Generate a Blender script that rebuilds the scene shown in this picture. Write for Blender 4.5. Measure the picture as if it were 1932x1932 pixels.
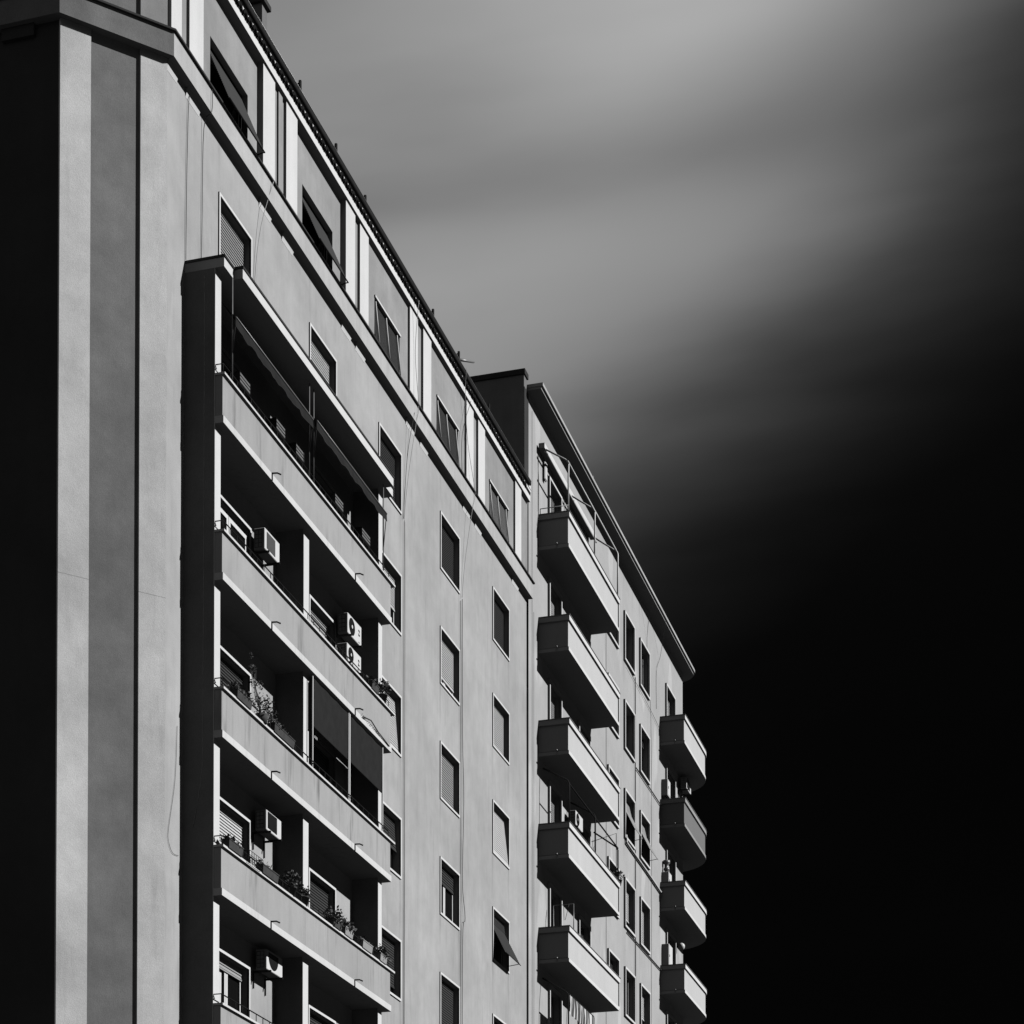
import bpy, math, random
from mathutils import Vector
random.seed(7)
for o in list(bpy.data.objects): bpy.data.objects.remove(o)
scene = bpy.context.scene
col = scene.collection
rad = math.radians

# ------------------------------------------------------------------ camera
cam_d = bpy.data.cameras.new('camera'); cam = bpy.data.objects.new('camera', cam_d); col.objects.link(cam)
AZ = math.atan((2175 - 966) / 4124.0)            # the street front runs 16 degrees off the view axis
cam.location = (20.0, 0.0, 1.6)
cam.rotation_euler = (rad(90 + 1.3), 0, AZ)
cam_d.sensor_width = 36.0; cam_d.sensor_fit = 'AUTO'
cam_d.lens = 36.0 * 4124 / 1932                   # long lens, risen front standard (verticals stay upright)
cam_d.shift_y = (2900 - 4124 * math.tan(rad(1.3)) - 966) / 1932
cam_d.clip_start = 0.5; cam_d.clip_end = 6000
scene.camera = cam

# ------------------------------------------------------------------ sun and sky
SUN = Vector((1.0, 0.22, 0.64)).normalized()
sd = bpy.data.lights.new('sun', 'SUN'); so = bpy.data.objects.new('sun', sd); col.objects.link(so)
sd.energy = 4.0; sd.angle = rad(0.55); sd.color = (1.0, 1.0, 1.0)
so.rotation_euler = SUN.to_track_quat('Z', 'Y').to_euler(); so.location = (40, 40, 80)

w = bpy.data.worlds.new('World'); scene.world = w; w.use_nodes = True
nt = w.node_tree; nt.nodes.clear()
def wn(t, **k):
    n = nt.nodes.new(t)
    for a, b in k.items(): setattr(n, a, b)
    return n
L = nt.links.new
out = wn('ShaderNodeOutputWorld'); bg = wn('ShaderNodeBackground'); bg.inputs[1].default_value = 0.1
L(bg.outputs[0], out.inputs[0])
sky = wn('ShaderNodeTexSky'); sky.sky_type = 'NISHITA'; sky.sun_disc = False
sky.sun_elevation = math.asin(SUN.z); sky.sun_rotation = math.atan2(SUN.x, SUN.y)
tc = wn('ShaderNodeTexCoord')
def wmath(op, a, b=None, c=None):
    n = wn('ShaderNodeMath', operation=op)
    for i, v in enumerate((a, b, c)):
        if v is None: continue
        if isinstance(v, (int, float)): n.inputs[i].default_value = v
        else: L(v, n.inputs[i])
    return n.outputs[0]
def wdot(vec):
    n = wn('ShaderNodeVectorMath', operation='DOT_PRODUCT'); L(tc.outputs['Generated'], n.inputs[0]); n.inputs[1].default_value = vec
    return n.outputs['Value']
E_AX = (math.cos(AZ), math.sin(AZ), 0); N_AX = (-math.sin(AZ), math.cos(AZ), 0)
dr = wdot(E_AX); df = wdot(N_AX); dz = wdot((0, 0, 1))
# wind-drawn cloud: noise stretched along the wind
along = wmath('ADD', wmath('MULTIPLY', dr, 0.99), wmath('MULTIPLY', dz, 0.12))
across = wmath('SUBTRACT', wmath('MULTIPLY', dz, 0.99), wmath('MULTIPLY', dr, 0.10))
def streak(sa, sc, off, detail):
    cb = wn('ShaderNodeCombineXYZ'); L(wmath('MULTIPLY', along, sa), cb.inputs[0]); L(wmath('MULTIPLY_ADD', across, sc, off), cb.inputs[1]); L(wmath('MULTIPLY', df, sa * 0.5), cb.inputs[2])
    nz = wn('ShaderNodeTexNoise'); nz.inputs['Scale'].default_value = 1.0; nz.inputs['Detail'].default_value = detail; nz.inputs['Roughness'].default_value = 0.45
    L(cb.outputs[0], nz.inputs['Vector']); return nz.outputs['Fac']
s1 = streak(3.0, 20.0, 41.88, 2.0); s2 = streak(8.0, 40.0, 8.7, 3.0)
q = wmath('SUBTRACT', wmath('MULTIPLY', dr, 0.62), dz)
q = wmath('ADD', q, wmath('MULTIPLY', wmath('SUBTRACT', s1, 0.5), 0.05))
q = wmath('ADD', q, wmath('MULTIPLY', wmath('MULTIPLY', wmath('MAXIMUM', wmath('SUBTRACT', dr, 0.07), 0.0), wmath('MAXIMUM', wmath('SUBTRACT', dz, 0.49), 0.0)), 4.0))
q = wmath('ADD', q, wmath('MULTIPLY', wmath('SUBTRACT', s2, 0.5), 0.038))
ramp = wn('ShaderNodeValToRGB'); ramp.color_ramp.interpolation = 'B_SPLINE'
L(wmath('MULTIPLY_ADD', q, 1.0, 0.9), ramp.inputs[0])
stops = [(-0.92, 50), (-0.78, 92), (-0.68, 128), (-0.60, 150), (-0.54, 156), (-0.50, 150), (-0.465, 132), (-0.44, 104), (-0.415, 66), (-0.385, 37), (-0.355, 17), (-0.32, 5), (-0.2, 3)]
def lin(v):
    v /= 255.0
    return v / 12.92 if v < 0.04045 else ((v + 0.055) / 1.055) ** 2.4
els = ramp.color_ramp.elements
while len(els) < len(stops): els.new(0.5)
for e, (p, v) in zip(els, stops):
    e.position = p + 0.9; g = lin(v); e.color = (g, g, g, 1)
sep = wn('ShaderNodeSeparateColor'); L(sky.outputs[0], sep.inputs[0])
front = wmath('MAXIMUM', df, 0.0)
mod = wmath('ADD', wmath('MULTIPLY_ADD', s1, 8.0, 6.0), wmath('MULTIPLY', wmath('SUBTRACT', s2, 0.5), 3.2))
for r0, z0, sa_, sc_, gain in ((0.055, 0.585, 0.10, 0.045, 4.6), (-0.035, 0.545, 0.085, 0.028, -3.3), (0.0, 0.497, 0.12, 0.020, 1.2), (0.06, 0.536, 0.12, 0.011, -1.6), (0.13, 0.56, 0.07, 0.025, -4.0), (0.11, 0.515, 0.07, 0.014, 1.6), (0.02, 0.462, 0.10, 0.009, -1.2)):
    a0 = 0.99 * r0 + 0.12 * z0; c0_ = 0.99 * z0 - 0.10 * r0
    ga = wmath('DIVIDE', wmath('SUBTRACT', along, a0), sa_); gc = wmath('DIVIDE', wmath('SUBTRACT', across, c0_), sc_)
    g_ = wmath('EXPONENT', wmath('MULTIPLY', wmath('ADD', wmath('MULTIPLY', ga, ga), wmath('MULTIPLY', gc, gc)), -1.0))
    mod = wmath('ADD', mod, wmath('MULTIPLY', wmath('MULTIPLY', g_, front), gain))
bright = wmath('MULTIPLY', ramp.outputs[0], mod)
tot = wmath('ADD', bright, wmath('MULTIPLY', sep.outputs[0], 0.002))      # clear air seen through a deep red filter: almost black
cbn = wn('ShaderNodeCombineColor')
for i in range(3): L(tot, cbn.inputs[i])
L(cbn.outputs[0], bg.inputs[0])

scene.cycles.diffuse_bounces = 2; scene.cycles.max_bounces = 4; scene.cycles.sample_clamp_indirect = 0.011
vs = scene.view_settings; vs.view_transform = 'Standard'; vs.look = 'None'; vs.exposure = 0.0; vs.gamma = 1.0; vs.use_curve_mapping = False

# ------------------------------------------------------------------ materials
MATS = {}
def nodes_of(name):
    m = bpy.data.materials.new(name); m.use_nodes = True; t = m.node_tree; t.nodes.clear()
    o = t.nodes.new('ShaderNodeOutputMaterial'); p = t.nodes.new('ShaderNodeBsdfPrincipled'); t.links.new(p.outputs[0], o.inputs[0])
    MATS[name] = m
    return m, t, p, o
def noise(t, vec, scale, detail=3.0, rough=0.55):
    n = t.nodes.new('ShaderNodeTexNoise'); n.inputs['Scale'].default_value = scale; n.inputs['Detail'].default_value = detail; n.inputs['Roughness'].default_value = rough
    t.links.new(vec, n.inputs['Vector']); return n.outputs['Fac']
def mth(t, op, a, b=None, c=None, clamp=False):
    n = t.nodes.new('ShaderNodeMath'); n.operation = op; n.use_clamp = clamp
    for i, v in enumerate((a, b, c)):
        if v is None: continue
        if isinstance(v, (int, float)): n.inputs[i].default_value = v
        else: t.links.new(v, n.inputs[i])
    return n.outputs[0]
def rng(t, v, a, b, c, d):
    n = t.nodes.new('ShaderNodeMapRange'); t.links.new(v, n.inputs[0])
    for i, x in enumerate((a, b, c, d)): n.inputs[i + 1].default_value = x
    return n.outputs[0]
def pos(t, sx=1, sy=1, sz=1):
    g = t.nodes.new('ShaderNodeNewGeometry'); m = t.nodes.new('ShaderNodeVectorMath'); m.operation = 'MULTIPLY'
    t.links.new(g.outputs['Position'], m.inputs[0]); m.inputs[1].default_value = (sx, sy, sz); return m.outputs[0]
def stucco(name, base, mottle=0.10, streaks=0.08, patch=0.0, rough=0.9, bump=0.25, grit=0.05, drips=0.0, sills=None):
    m, t, p, o = nodes_of(name)
    P = pos(t)
    big = rng(t, noise(t, P, 0.33, 4), 0.3, 0.7, 1 - mottle, 1 + mottle)
    mid = rng(t, noise(t, P, 1.9, 5, 0.65), 0.3, 0.7, 1 - mottle * 0.5, 1 + mottle * 0.5)
    st = rng(t, noise(t, pos(t, 1.7, 1.7, 0.11), 1.0, 6, 0.75), 0.35, 0.75, 1 + streaks * 0.5, 1 - streaks)
    fine = rng(t, noise(t, P, 38.0, 2, 0.7), 0.3, 0.7, 1 - grit, 1 + grit)
    v = mth(t, 'MULTIPLY', mth(t, 'MULTIPLY', big, mid), mth(t, 'MULTIPLY', st, fine))
    if patch > 0:   # patches of newer render
        pm = rng(t, noise(t, pos(t, 1.0, 0.75, 0.28), 1.0, 2, 0.3), 0.60, 0.64, 0.0, patch)
        v = mth(t, 'MULTIPLY', v, mth(t, 'ADD', pm, 1.0))
    if drips > 0:   # rain streaks
        dm = rng(t, noise(t, pos(t, 5.0, 5.0, 0.55), 1.0, 3, 0.6), 0.52, 0.74, 0.0, drips)
        dk = rng(t, noise(t, pos(t, 0.8, 0.8, 0.25), 1.0, 2), 0.4, 0.62, 0.0, 1.0)
        v = mth(t, 'MULTIPLY', v, mth(t, 'SUBTRACT', 1.0, mth(t, 'MULTIPLY', dm, dk)))
    if sills:       # rain runs below the sill ends: (edge positions, sill height, storey, length, strength)
        edges, zs_, st_, ln_, amt = sills
        sp = t.nodes.new('ShaderNodeSeparateXYZ'); t.links.new(P, sp.inputs[0])
        wob = mth(t, 'MULTIPLY', mth(t, 'SUBTRACT', noise(t, pos(t, 1, 1, 0.8), 1.3, 3), 0.5), 0.22)
        yy = mth(t, 'ADD', sp.outputs[1], wob); acc = None
        for e_ in edges:
            d_ = mth(t, 'DIVIDE', mth(t, 'SUBTRACT', yy, e_), 0.075); g_ = mth(t, 'EXPONENT', mth(t, 'MULTIPLY', mth(t, 'MULTIPLY', d_, d_), -1.0)); acc = g_ if acc is None else mth(t, 'ADD', acc, g_)
        fr = mth(t, 'FRACT', mth(t, 'DIVIDE', mth(t, 'SUBTRACT', zs_, sp.outputs[2]), st_))
        fade = mth(t, 'SUBTRACT', 1.0, mth(t, 'DIVIDE', fr, ln_), clamp=True)
        gate = rng(t, noise(t, pos(t, 0.9, 0.9, 0.5), 1.0, 2), 0.38, 0.62, 0.15, 1.0)
        v = mth(t, 'MULTIPLY', v, mth(t, 'SUBTRACT', 1.0, mth(t, 'MULTIPLY', mth(t, 'MULTIPLY', mth(t, 'MULTIPLY', acc, fade), gate), amt)))
    v = mth(t, 'MULTIPLY', v, base)
    cc = t.nodes.new('ShaderNodeCombineColor')
    for i in range(3): t.links.new(v, cc.inputs[i])
    t.links.new(cc.outputs[0], p.inputs['Base Color']); p.inputs['Roughness'].default_value = rough; p.inputs['Specular IOR Level'].default_value = 0.15
    b = t.nodes.new('ShaderNodeBump'); b.inputs['Strength'].default_value = bump; b.inputs['Distance'].default_value = 0.02
    hh = mth(t, 'ADD', noise(t, P, 45.0, 3, 0.6), mth(t, 'MULTIPLY', noise(t, P, 2.2, 3), 1.2))
    t.links.new(hh, b.inputs['Height']); t.links.new(b.outputs[0], p.inputs['Normal'])
    return m
def plain(name, base, rough=0.6, metal=0.0, var=0.12, scale=6.0, spec=0.3):
    m, t, p, o = nodes_of(name)
    v = mth(t, 'MULTIPLY', rng(t, noise(t, pos(t), scale, 4), 0.3, 0.7, 1 - var, 1 + var), base)
    cc = t.nodes.new('ShaderNodeCombineColor')
    for i in range(3): t.links.new(v, cc.inputs[i])
    t.links.new(cc.outputs[0], p.inputs['Base Color']); p.inputs['Roughness'].default_value = rough; p.inputs['Metallic'].default_value = metal
    p.inputs['Specular IOR Level'].default_value = spec
    return m
stucco('wall_near', 0.425, 0.13, 0.07, drips=0.16, sills=([44.76, 46.55, 50.27, 52.07, 55.35, 57.15, 60.70, 62.50, 66.03, 67.82], 30.15, 3.42, 0.42, 0.30))
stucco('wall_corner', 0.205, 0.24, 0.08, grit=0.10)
stucco('wall_attic', 0.34, 0.16, 0.12)
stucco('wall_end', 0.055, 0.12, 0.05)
stucco('wall_far', 0.45, 0.08, 0.035, patch=0.20, drips=0.10, sills=([84.05, 85.65, 86.8, 88.4], 36.5, 3.563, 0.38, 0.25))
stucco('wall_party', 0.20, 0.15, 0.10)
stucco('parapet_near', 0.41, 0.08, 0.10, drips=0.5)
stucco('parapet_far', 0.60, 0.03, 0.05, bump=0.15)
stucco('parapet_far_grey', 0.20, 0.03, 0.05, bump=0.15)
stucco('white_paint', 0.72, 0.04, 0.07, bump=0.15)
stucco('white_strip', 0.65, 0.18, 0.05, drips=0.14, grit=0.09)
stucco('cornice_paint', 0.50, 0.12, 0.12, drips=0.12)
stucco('soffit_paint', 0.40, 0.06, 0.05)
stucco('slab_paint', 0.70, 0.06, 0.06, bump=0.15, drips=0.22)
stucco('white_band', 0.76, 0.03, 0.04, bump=0.1)
stucco('grey_band', 0.36, 0.03, 0.04, bump=0.1)
stucco('concrete_flashing', 0.05, 0.2, 0.1)
plain('frame_white', 0.80, 0.45, var=0.04)
plain('shutter_light', 0.64, 0.5, var=0.06)
plain('shutter_mid', 0.38, 0.5, var=0.06)
plain('shutter_dark', 0.045, 0.5, var=0.08)
plain('shutter_grey', 0.14, 0.5, var=0.08)
plain('dark_metal', 0.016, 0.7, var=0.2, spec=0.1)
plain('grey_metal', 0.30, 0.4, 0.3)
plain('white_metal', 0.82, 0.4, var=0.05)
plain('tile_clay', 0.016, 0.95, var=0.45, scale=9, spec=0.05)
plain('dark_fabric', 0.014, 0.95, var=0.15, scale=3)
plain('screen_fabric', 0.014, 0.95, var=0.22, scale=5)
plain('plastic_white', 0.80, 0.35, var=0.03)
plain('plastic_grey', 0.17, 0.5, var=0.05)
plain('black_plastic', 0.012, 0.4)
plain('terracotta', 0.06, 0.85, var=0.2)
plain('pot_pale', 0.35, 0.8, var=0.15)
plain('cable_dark', 0.05, 0.6)
plain('cable_light', 0.55, 0.6)
plain('curtain', 0.70, 0.9, var=0.06)
m, t, p, o = nodes_of('glass_dark')
p.inputs['Base Color'].default_value = (0.008, 0.008, 0.008, 1); p.inputs['Roughness'].default_value = 0.08
m, t, p, o = nodes_of('leaf')
v = rng(t, noise(t, pos(t), 14, 2), 0.3, 0.7, 0.025, 0.07); cc = t.nodes.new('ShaderNodeCombineColor')
for i in range(3): t.links.new(v, cc.inputs[i])
t.links.new(cc.outputs[0], p.inputs['Base Color']); p.inputs['Roughness'].default_value = 0.6
m, t, p, o = nodes_of('stripe_fabric')
wv = noise(t, pos(t, 0.2, 5.5, 0.2), 1.0, 1, 0.4)
v = rng(t, wv, 0.46, 0.54, 0.70, 0.06); cc = t.nodes.new('ShaderNodeCombineColor')
for i in range(3): t.links.new(v, cc.inputs[i])
t.links.new(cc.outputs[0], p.inputs['Base Color']); p.inputs['Roughness'].default_value = 0.95
stucco('asphalt', 0.05, 0.15, 0.0)

# ------------------------------------------------------------------ mesh helpers
class MB:
    def __init__(s): s.v = []; s.f = []; s.sm = False
    def quad(s, a, b, c, d):
        n = len(s.v); s.v += [a, b, c, d]; s.f.append((n, n + 1, n + 2, n + 3)); return s
    def box(s, x0, x1, y0, y1, z0, z1):
        if x0 > x1: x0, x1 = x1, x0
        if y0 > y1: y0, y1 = y1, y0
        if z0 > z1: z0, z1 = z1, z0
        n = len(s.v)
        s.v += [(x, y, z) for x in (x0, x1) for y in (y0, y1) for z in (z0, z1)]
        for f in ((0, 1, 3, 2), (4, 6, 7, 5), (0, 4, 5, 1), (2, 3, 7, 6), (0, 2, 6, 4), (1, 5, 7, 3)): s.f.append(tuple(n + i for i in f))
        return s
    def prism(s, poly, z0, z1):            # poly counter-clockwise seen from above
        n = len(s.v); k = len(poly)
        s.v += [(x, y, z0) for x, y in poly] + [(x, y, z1) for x, y in poly]
        s.f.append(tuple(n + i for i in reversed(range(k)))); s.f.append(tuple(n + k + i for i in range(k)))
        for i in range(k): j = (i + 1) % k; s.f.append((n + i, n + j, n + k + j, n + k + i))
        return s
    def extrude_y(s, prof, y0, y1):        # prof: (x, z) points
        n = len(s.v); k = len(prof)
        s.v += [(x, y0, z) for x, z in prof] + [(x, y1, z) for x, z in prof]
        s.f.append(tuple(n + i for i in range(k))); s.f.append(tuple(n + k + i for i in reversed(range(k))))
        for i in range(k): j = (i + 1) % k; s.f.append((n + j, n + i, n + k + i, n + k + j))
        return s
    def tube(s, pts, r, seg=6):
        s.sm = True
        pts = [Vector(p) for p in pts]; rings = []
        for i, p in enumerate(pts):
            d = (pts[min(i + 1, len(pts) - 1)] - pts[max(i - 1, 0)]).normalized()
            up = Vector((0, 0, 1)) if abs(d.z) < 0.9 else Vector((1, 0, 0))
            a = d.cross(up).normalized(); b = d.cross(a).normalized(); n = len(s.v); rings.append(n)
            for k in range(seg):
                th = 2 * math.pi * k / seg; s.v.append(tuple(p + a * (r * math.cos(th)) + b * (r * math.sin(th))))
        for n, m_ in zip(rings, rings[1:]):
            for k in range(seg): j = (k + 1) % seg; s.f.append((n + k, n + j, m_ + j, m_ + k))
        s.f.append(tuple(rings[0] + k for k in reversed(range(seg)))); s.f.append(tuple(rings[-1] + k for k in range(seg)))
        return s
    def disc_x(s, x, cy, cz, r0, r1=0.0, seg=28):   # disc or ring facing +x
        n = len(s.v)
        for k in range(seg):
            th = 2 * math.pi * k / seg; s.v.append((x, cy + r1 * math.cos(th), cz + r1 * math.sin(th))); s.v.append((x, cy + r0 * math.cos(th), cz + r0 * math.sin(th)))
        for k in range(seg): j = (k + 1) % seg; s.f.append((n + 2 * k, n + 2 * k + 1, n + 2 * j + 1, n + 2 * j))
        return s
    def lathe(s, prof, cx, cy, seg=20):    # prof (r, z) from bottom
        s.sm = True; n = len(s.v); k = len(prof)
        for i in range(seg):
            th = 2 * math.pi * i / seg
            for r, z in prof: s.v.append((cx + r * math.cos(th), cy + r * math.sin(th), z))
        for i in range(seg):
            j = (i + 1) % seg
            for a in range(k - 1): s.f.append((n + i * k + a, n + j * k + a, n + j * k + a + 1, n + i * k + a + 1))
        return s
    def build(s, name, mat, parent=None, origin=None, bevel=0.0):
        me = bpy.data.meshes.new(name)
        if parent is not None: ox, oy, oz = parent['_base']
        else: ox, oy, oz = origin if origin else s.v[0]
        me.from_pydata([(x - ox, y - oy, z - oz) for x, y, z in s.v], [], s.f); me.validate(); me.update()
        if isinstance(mat, str): me.materials.append(MATS[mat])
        if s.sm:
            for pl in me.polygons: pl.use_smooth = len(pl.vertices) == 4
        ob = bpy.data.objects.new(name, me); col.objects.link(ob)
        ob['_base'] = (ox, oy, oz)
        if parent is not None: ob.parent = parent
        else: ob.location = (ox, oy, oz)
        if bevel > 0:
            b = ob.modifiers.new('bevel', 'BEVEL'); b.width = bevel; b.segments = 1; b.limit_method = 'ANGLE'
        return ob
def tag(o, label, cat, group=None):
    o['label'] = label; o['category'] = cat
    if group: o['group'] = group
    return o
def thing(name, base, label, cat, group=None):
    o = bpy.data.objects.new(name, None); col.objects.link(o); o.location = base; o['_base'] = base; o.empty_display_size = 0.2
    return tag(o, label, cat, group)
def structure(o): o['kind'] = 'structure'; return o

def wall_x(mb, x, y0, y1, z0, z1, holes=(), depth=0.2):
    """wall facing +x in the plane x, rectangular openings with reveals"""
    ys = sorted({y0, y1, *[a for h in holes for a in h[:2]]}); zs = sorted({z0, z1, *[a for h in holes for a in h[2:4]]})
    ys = [y for y in ys if y0 <= y <= y1]; zs = [z for z in zs if z0 <= z <= z1]
    for a, b in zip(ys, ys[1:]):
        run = None
        for c, d in zip(zs, zs[1:]):
            my, mz = (a + b) / 2, (c + d) / 2
            if any(h[0] < my < h[1] and h[2] < mz < h[3] for h in holes): continue
            mb.quad((x, a, c), (x, b, c), (x, b, d), (x, a, d))
    for h in holes:
        a, b, c, d = h[:4]; xi = x - depth
        mb.quad((x, a, c), (x, a, d), (xi, a, d), (xi, a, c)); mb.quad((x, b, c), (xi, b, c), (xi, b, d), (x, b, d))
        mb.quad((x, a, d), (x, b, d), (xi, b, d), (xi, a, d)); mb.quad((x, a, c), (xi, a, c), (xi, b, c), (x, b, c))
def frame_boxes(mb, y0, y1, z0, z1, fw, xa, xb, bottom=True):
    mb.box(xa, xb, y0, y0 + fw, z0, z1); mb.box(xa, xb, y1 - fw, y1, z0, z1)
    mb.box(xa, xb, y0 + fw, y1 - fw, z1 - fw, z1)
    if bottom: mb.box(xa, xb, y0 + fw, y1 - fw, z0, z0 + fw)
    return mb
def slat_sheet(mb, y0, y1, ztop, zbot, xtop, xbot, pitch=0.072, lip=0.02):
    n = max(2, int((ztop - zbot) / pitch)); 
    for i in range(n):
        a, b = i / n, (i + 1) / n; za = ztop + (zbot - ztop) * a; zb = ztop + (zbot - ztop) * b; xa = xtop + (xbot - xtop) * a; xb = xtop + (xbot - xtop) * b
        zm = za + (zb - za) * 0.86
        mb.quad((xa, y0, za), (xa + lip, y0, zm), (xa + lip, y1, zm), (xa, y1, za))
        mb.quad((xa + lip, y0, zm), (xb, y0, zb), (xb, y1, zb), (xa + lip, y1, zm))
    return mb

# ------------------------------------------------------------------ ground
g = MB(); S = 2500; g.quad((-S, -S, 0), (S, -S, 0), (S, S, 0), (-S, S, 0)); structure(g.build('ground', 'asphalt', origin=(0, 0, 0)))

# ================================================================== NEAR BUILDING
NB = thing('apartment_building', (0.0, 42.03, 0.0), 'nearer pale apartment house with angled corner, recessed loggias and tiled eave', 'building')
Y0, Y1 = 42.03, 69.95
RISE = 3.42
COLS = [(44.71, 46.58), (50.22, 52.10), (55.30, 57.18), (60.65, 62.53), (65.98, 67.85)]
BAY = (42.97, 53.63)
FW = 0.062
win = []
for ci, (a, b) in enumerate(COLS):
    for k in range(6):
        zt = 31.88 - RISE * k
        inbay = ci < 2 and k >= 1
        zb = zt - (2.58 if inbay else 1.71)
        win.append((ci, k, a, b, zb, zt))
mb = MB()
wall_x(mb, 0.0, Y0, Y1, 0.0, 33.66, [(a + FW, b - FW, zb + FW, zt - FW) for _, _, a, b, zb, zt in win], 0.21)
mb.build('facade_wall', 'wall_near', NB)
# bevelled corner: grey face between two white pilaster strips
be = rad(41.9); D = Vector((math.sin(be), math.cos(be), 0)); N = Vector((math.cos(be), -math.sin(be), 0)); Q = Vector((0, Y0, 0))
def chp(s, off=0.0): P = Q + D * s + N * off; return (P.x, P.y)
CHL = -2.37
def chprism(mb, s0, s1, off0, off1, z0, z1): mb.prism([chp(s0, off0), chp(s0, off1), chp(s1, off1), chp(s1, off0)], z0, z1)
cl = chp(CHL)
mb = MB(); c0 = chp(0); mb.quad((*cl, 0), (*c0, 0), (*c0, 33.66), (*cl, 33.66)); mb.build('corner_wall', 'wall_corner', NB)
for s0, s1 in ((CHL - 0.02, -1.72), (-0.615, -0.012)):
    mb = MB(); chprism(mb, s0, s1, -0.05, 0.06, 0.0, 33.4); mb.build('corner_pilaster', 'white_strip', NB)
for s0, s1_ in ((CHL - 0.02, -1.72), (-0.615, -0.012)):
    mb = MB(); chprism(mb, s0, s1_, 0.05, 0.0613, 21.50, 21.512); mb.build('render_joint', 'wall_near', NB)
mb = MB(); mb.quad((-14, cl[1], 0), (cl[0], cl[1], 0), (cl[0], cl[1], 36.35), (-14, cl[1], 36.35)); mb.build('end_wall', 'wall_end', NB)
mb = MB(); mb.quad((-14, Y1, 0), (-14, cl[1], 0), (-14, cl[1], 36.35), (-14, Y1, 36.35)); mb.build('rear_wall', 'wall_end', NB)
# cornice that follows front, bevel and end
XC = 0.205; CZ0, CZ1 = 33.12, 33.64
def offset_path(off):
    # front line x=off ; bevel line offset ; end line y = cl.y-off
    tb = (off - off * N.x) / D.x; bx, by = off, Y0 + off * N.y + tb * D.y
    ye = cl[1] - off; t2 = (ye - (Y0 + off * N.y)) / D.y; ex = off * N.x + t2 * D.x
    return [(-14.0, ye), (ex, ye), (bx, by)]
def belt(mb, off_in, off_out, z0, z1, yend):
    o_, i_ = offset_path(off_out) + [(off_out, yend)], offset_path(off_in) + [(off_in, yend)]
    mb.prism(o_ + list(reversed(i_)), z0, z1)
o_, i_ = offset_path(XC), offset_path(-0.3)
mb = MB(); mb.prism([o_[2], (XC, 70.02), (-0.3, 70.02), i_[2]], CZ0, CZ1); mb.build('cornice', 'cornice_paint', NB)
mb = MB(); mb.prism(o_ + list(reversed(i_)), CZ0, CZ1); mb.build('cornice', 'wall_corner', NB)  # bevel and end run coloured darker to stand in for their shade
mb = MB(); belt(mb, -0.3, XC + 0.055, CZ1 + 0.002, CZ1 + 0.045, 70.10); mb.build('cornice_flashing', 'concrete_flashing', NB)
BR = [(42.0, 42.5), (42.95, 43.65), (47.02, 47.72), (48.42, 49.12), (52.45, 53.13), (53.49, 54.2), (57.55, 58.25), (58.78, 59.46), (62.83, 63.53), (64.05, 64.73), (68.14, 68.9)]
for a, b in BR:
    mb = MB(); mb.extrude_y([(-0.01, 32.92), (0.004, 32.92), (0.075, CZ0 - 0.003), (-0.01, CZ0 - 0.003)], a, b); mb.build('cornice_bracket', 'white_band', NB)
for x0 in (-2.9, -4.5, -6.1, -7.7):
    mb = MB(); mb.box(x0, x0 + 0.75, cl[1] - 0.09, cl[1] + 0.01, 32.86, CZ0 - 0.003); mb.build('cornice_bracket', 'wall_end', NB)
# attic storey
AZ0, AZ1 = CZ1 + 0.02, 36.40
PIL = [(42.04, 42.56), (42.95, 43.68), (47.05, 47.77), (48.48, 49.19), (52.55, 53.24), (53.60, 54.26), (57.65, 58.34), (58.83, 59.55), (62.95, 63.67), (64.16, 64.87), (68.27, 68.98)]
for a, b in PIL:
    mb = MB(); mb.box(-0.2, 0.10, a, b, AZ0, AZ1); mb.build('attic_pilaster', 'white_paint', NB)
mb = MB(); mb.box(-0.1, 0.075, 48.05, 48.30, AZ0, AZ1); mb.build('attic_fin', 'wall_attic', NB)
AW = [(44.36, 46.48, 33.93, 35.22), (49.88, 51.97, 33.93, 35.18), (54.89, 56.95, 33.93, 35.10), (60.22, 62.30, 33.93, 35.08), (65.52, 67.61, 33.93, 35.06)]
mb = MB()
for i, (a, b) in enumerate(((43.68, 47.05), (49.19, 52.55), (54.26, 57.65), (59.55, 62.95), (64.87, 68.27))):
    wall_x(mb, -0.05 if i < 2 else 0.035, a, b, AZ0, AZ1, [AW[i]], 0.2)
for a, b in ((42.56, 42.95), (47.77, 48.48), (53.24, 53.60), (58.34, 58.83), (63.67, 64.16), (68.98, Y1)):
    wall_x(mb, 0.03, a, b, AZ0, AZ1)
mb.build('attic_wall', 'wall_attic', NB)
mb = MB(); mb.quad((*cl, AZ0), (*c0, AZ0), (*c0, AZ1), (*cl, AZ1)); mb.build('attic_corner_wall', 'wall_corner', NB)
mb = MB(); chprism(mb, -0.62, -0.012, -0.05, 0.06, AZ0, AZ1); mb.build('attic_corner_pilaster', 'wall_attic', NB)
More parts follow.
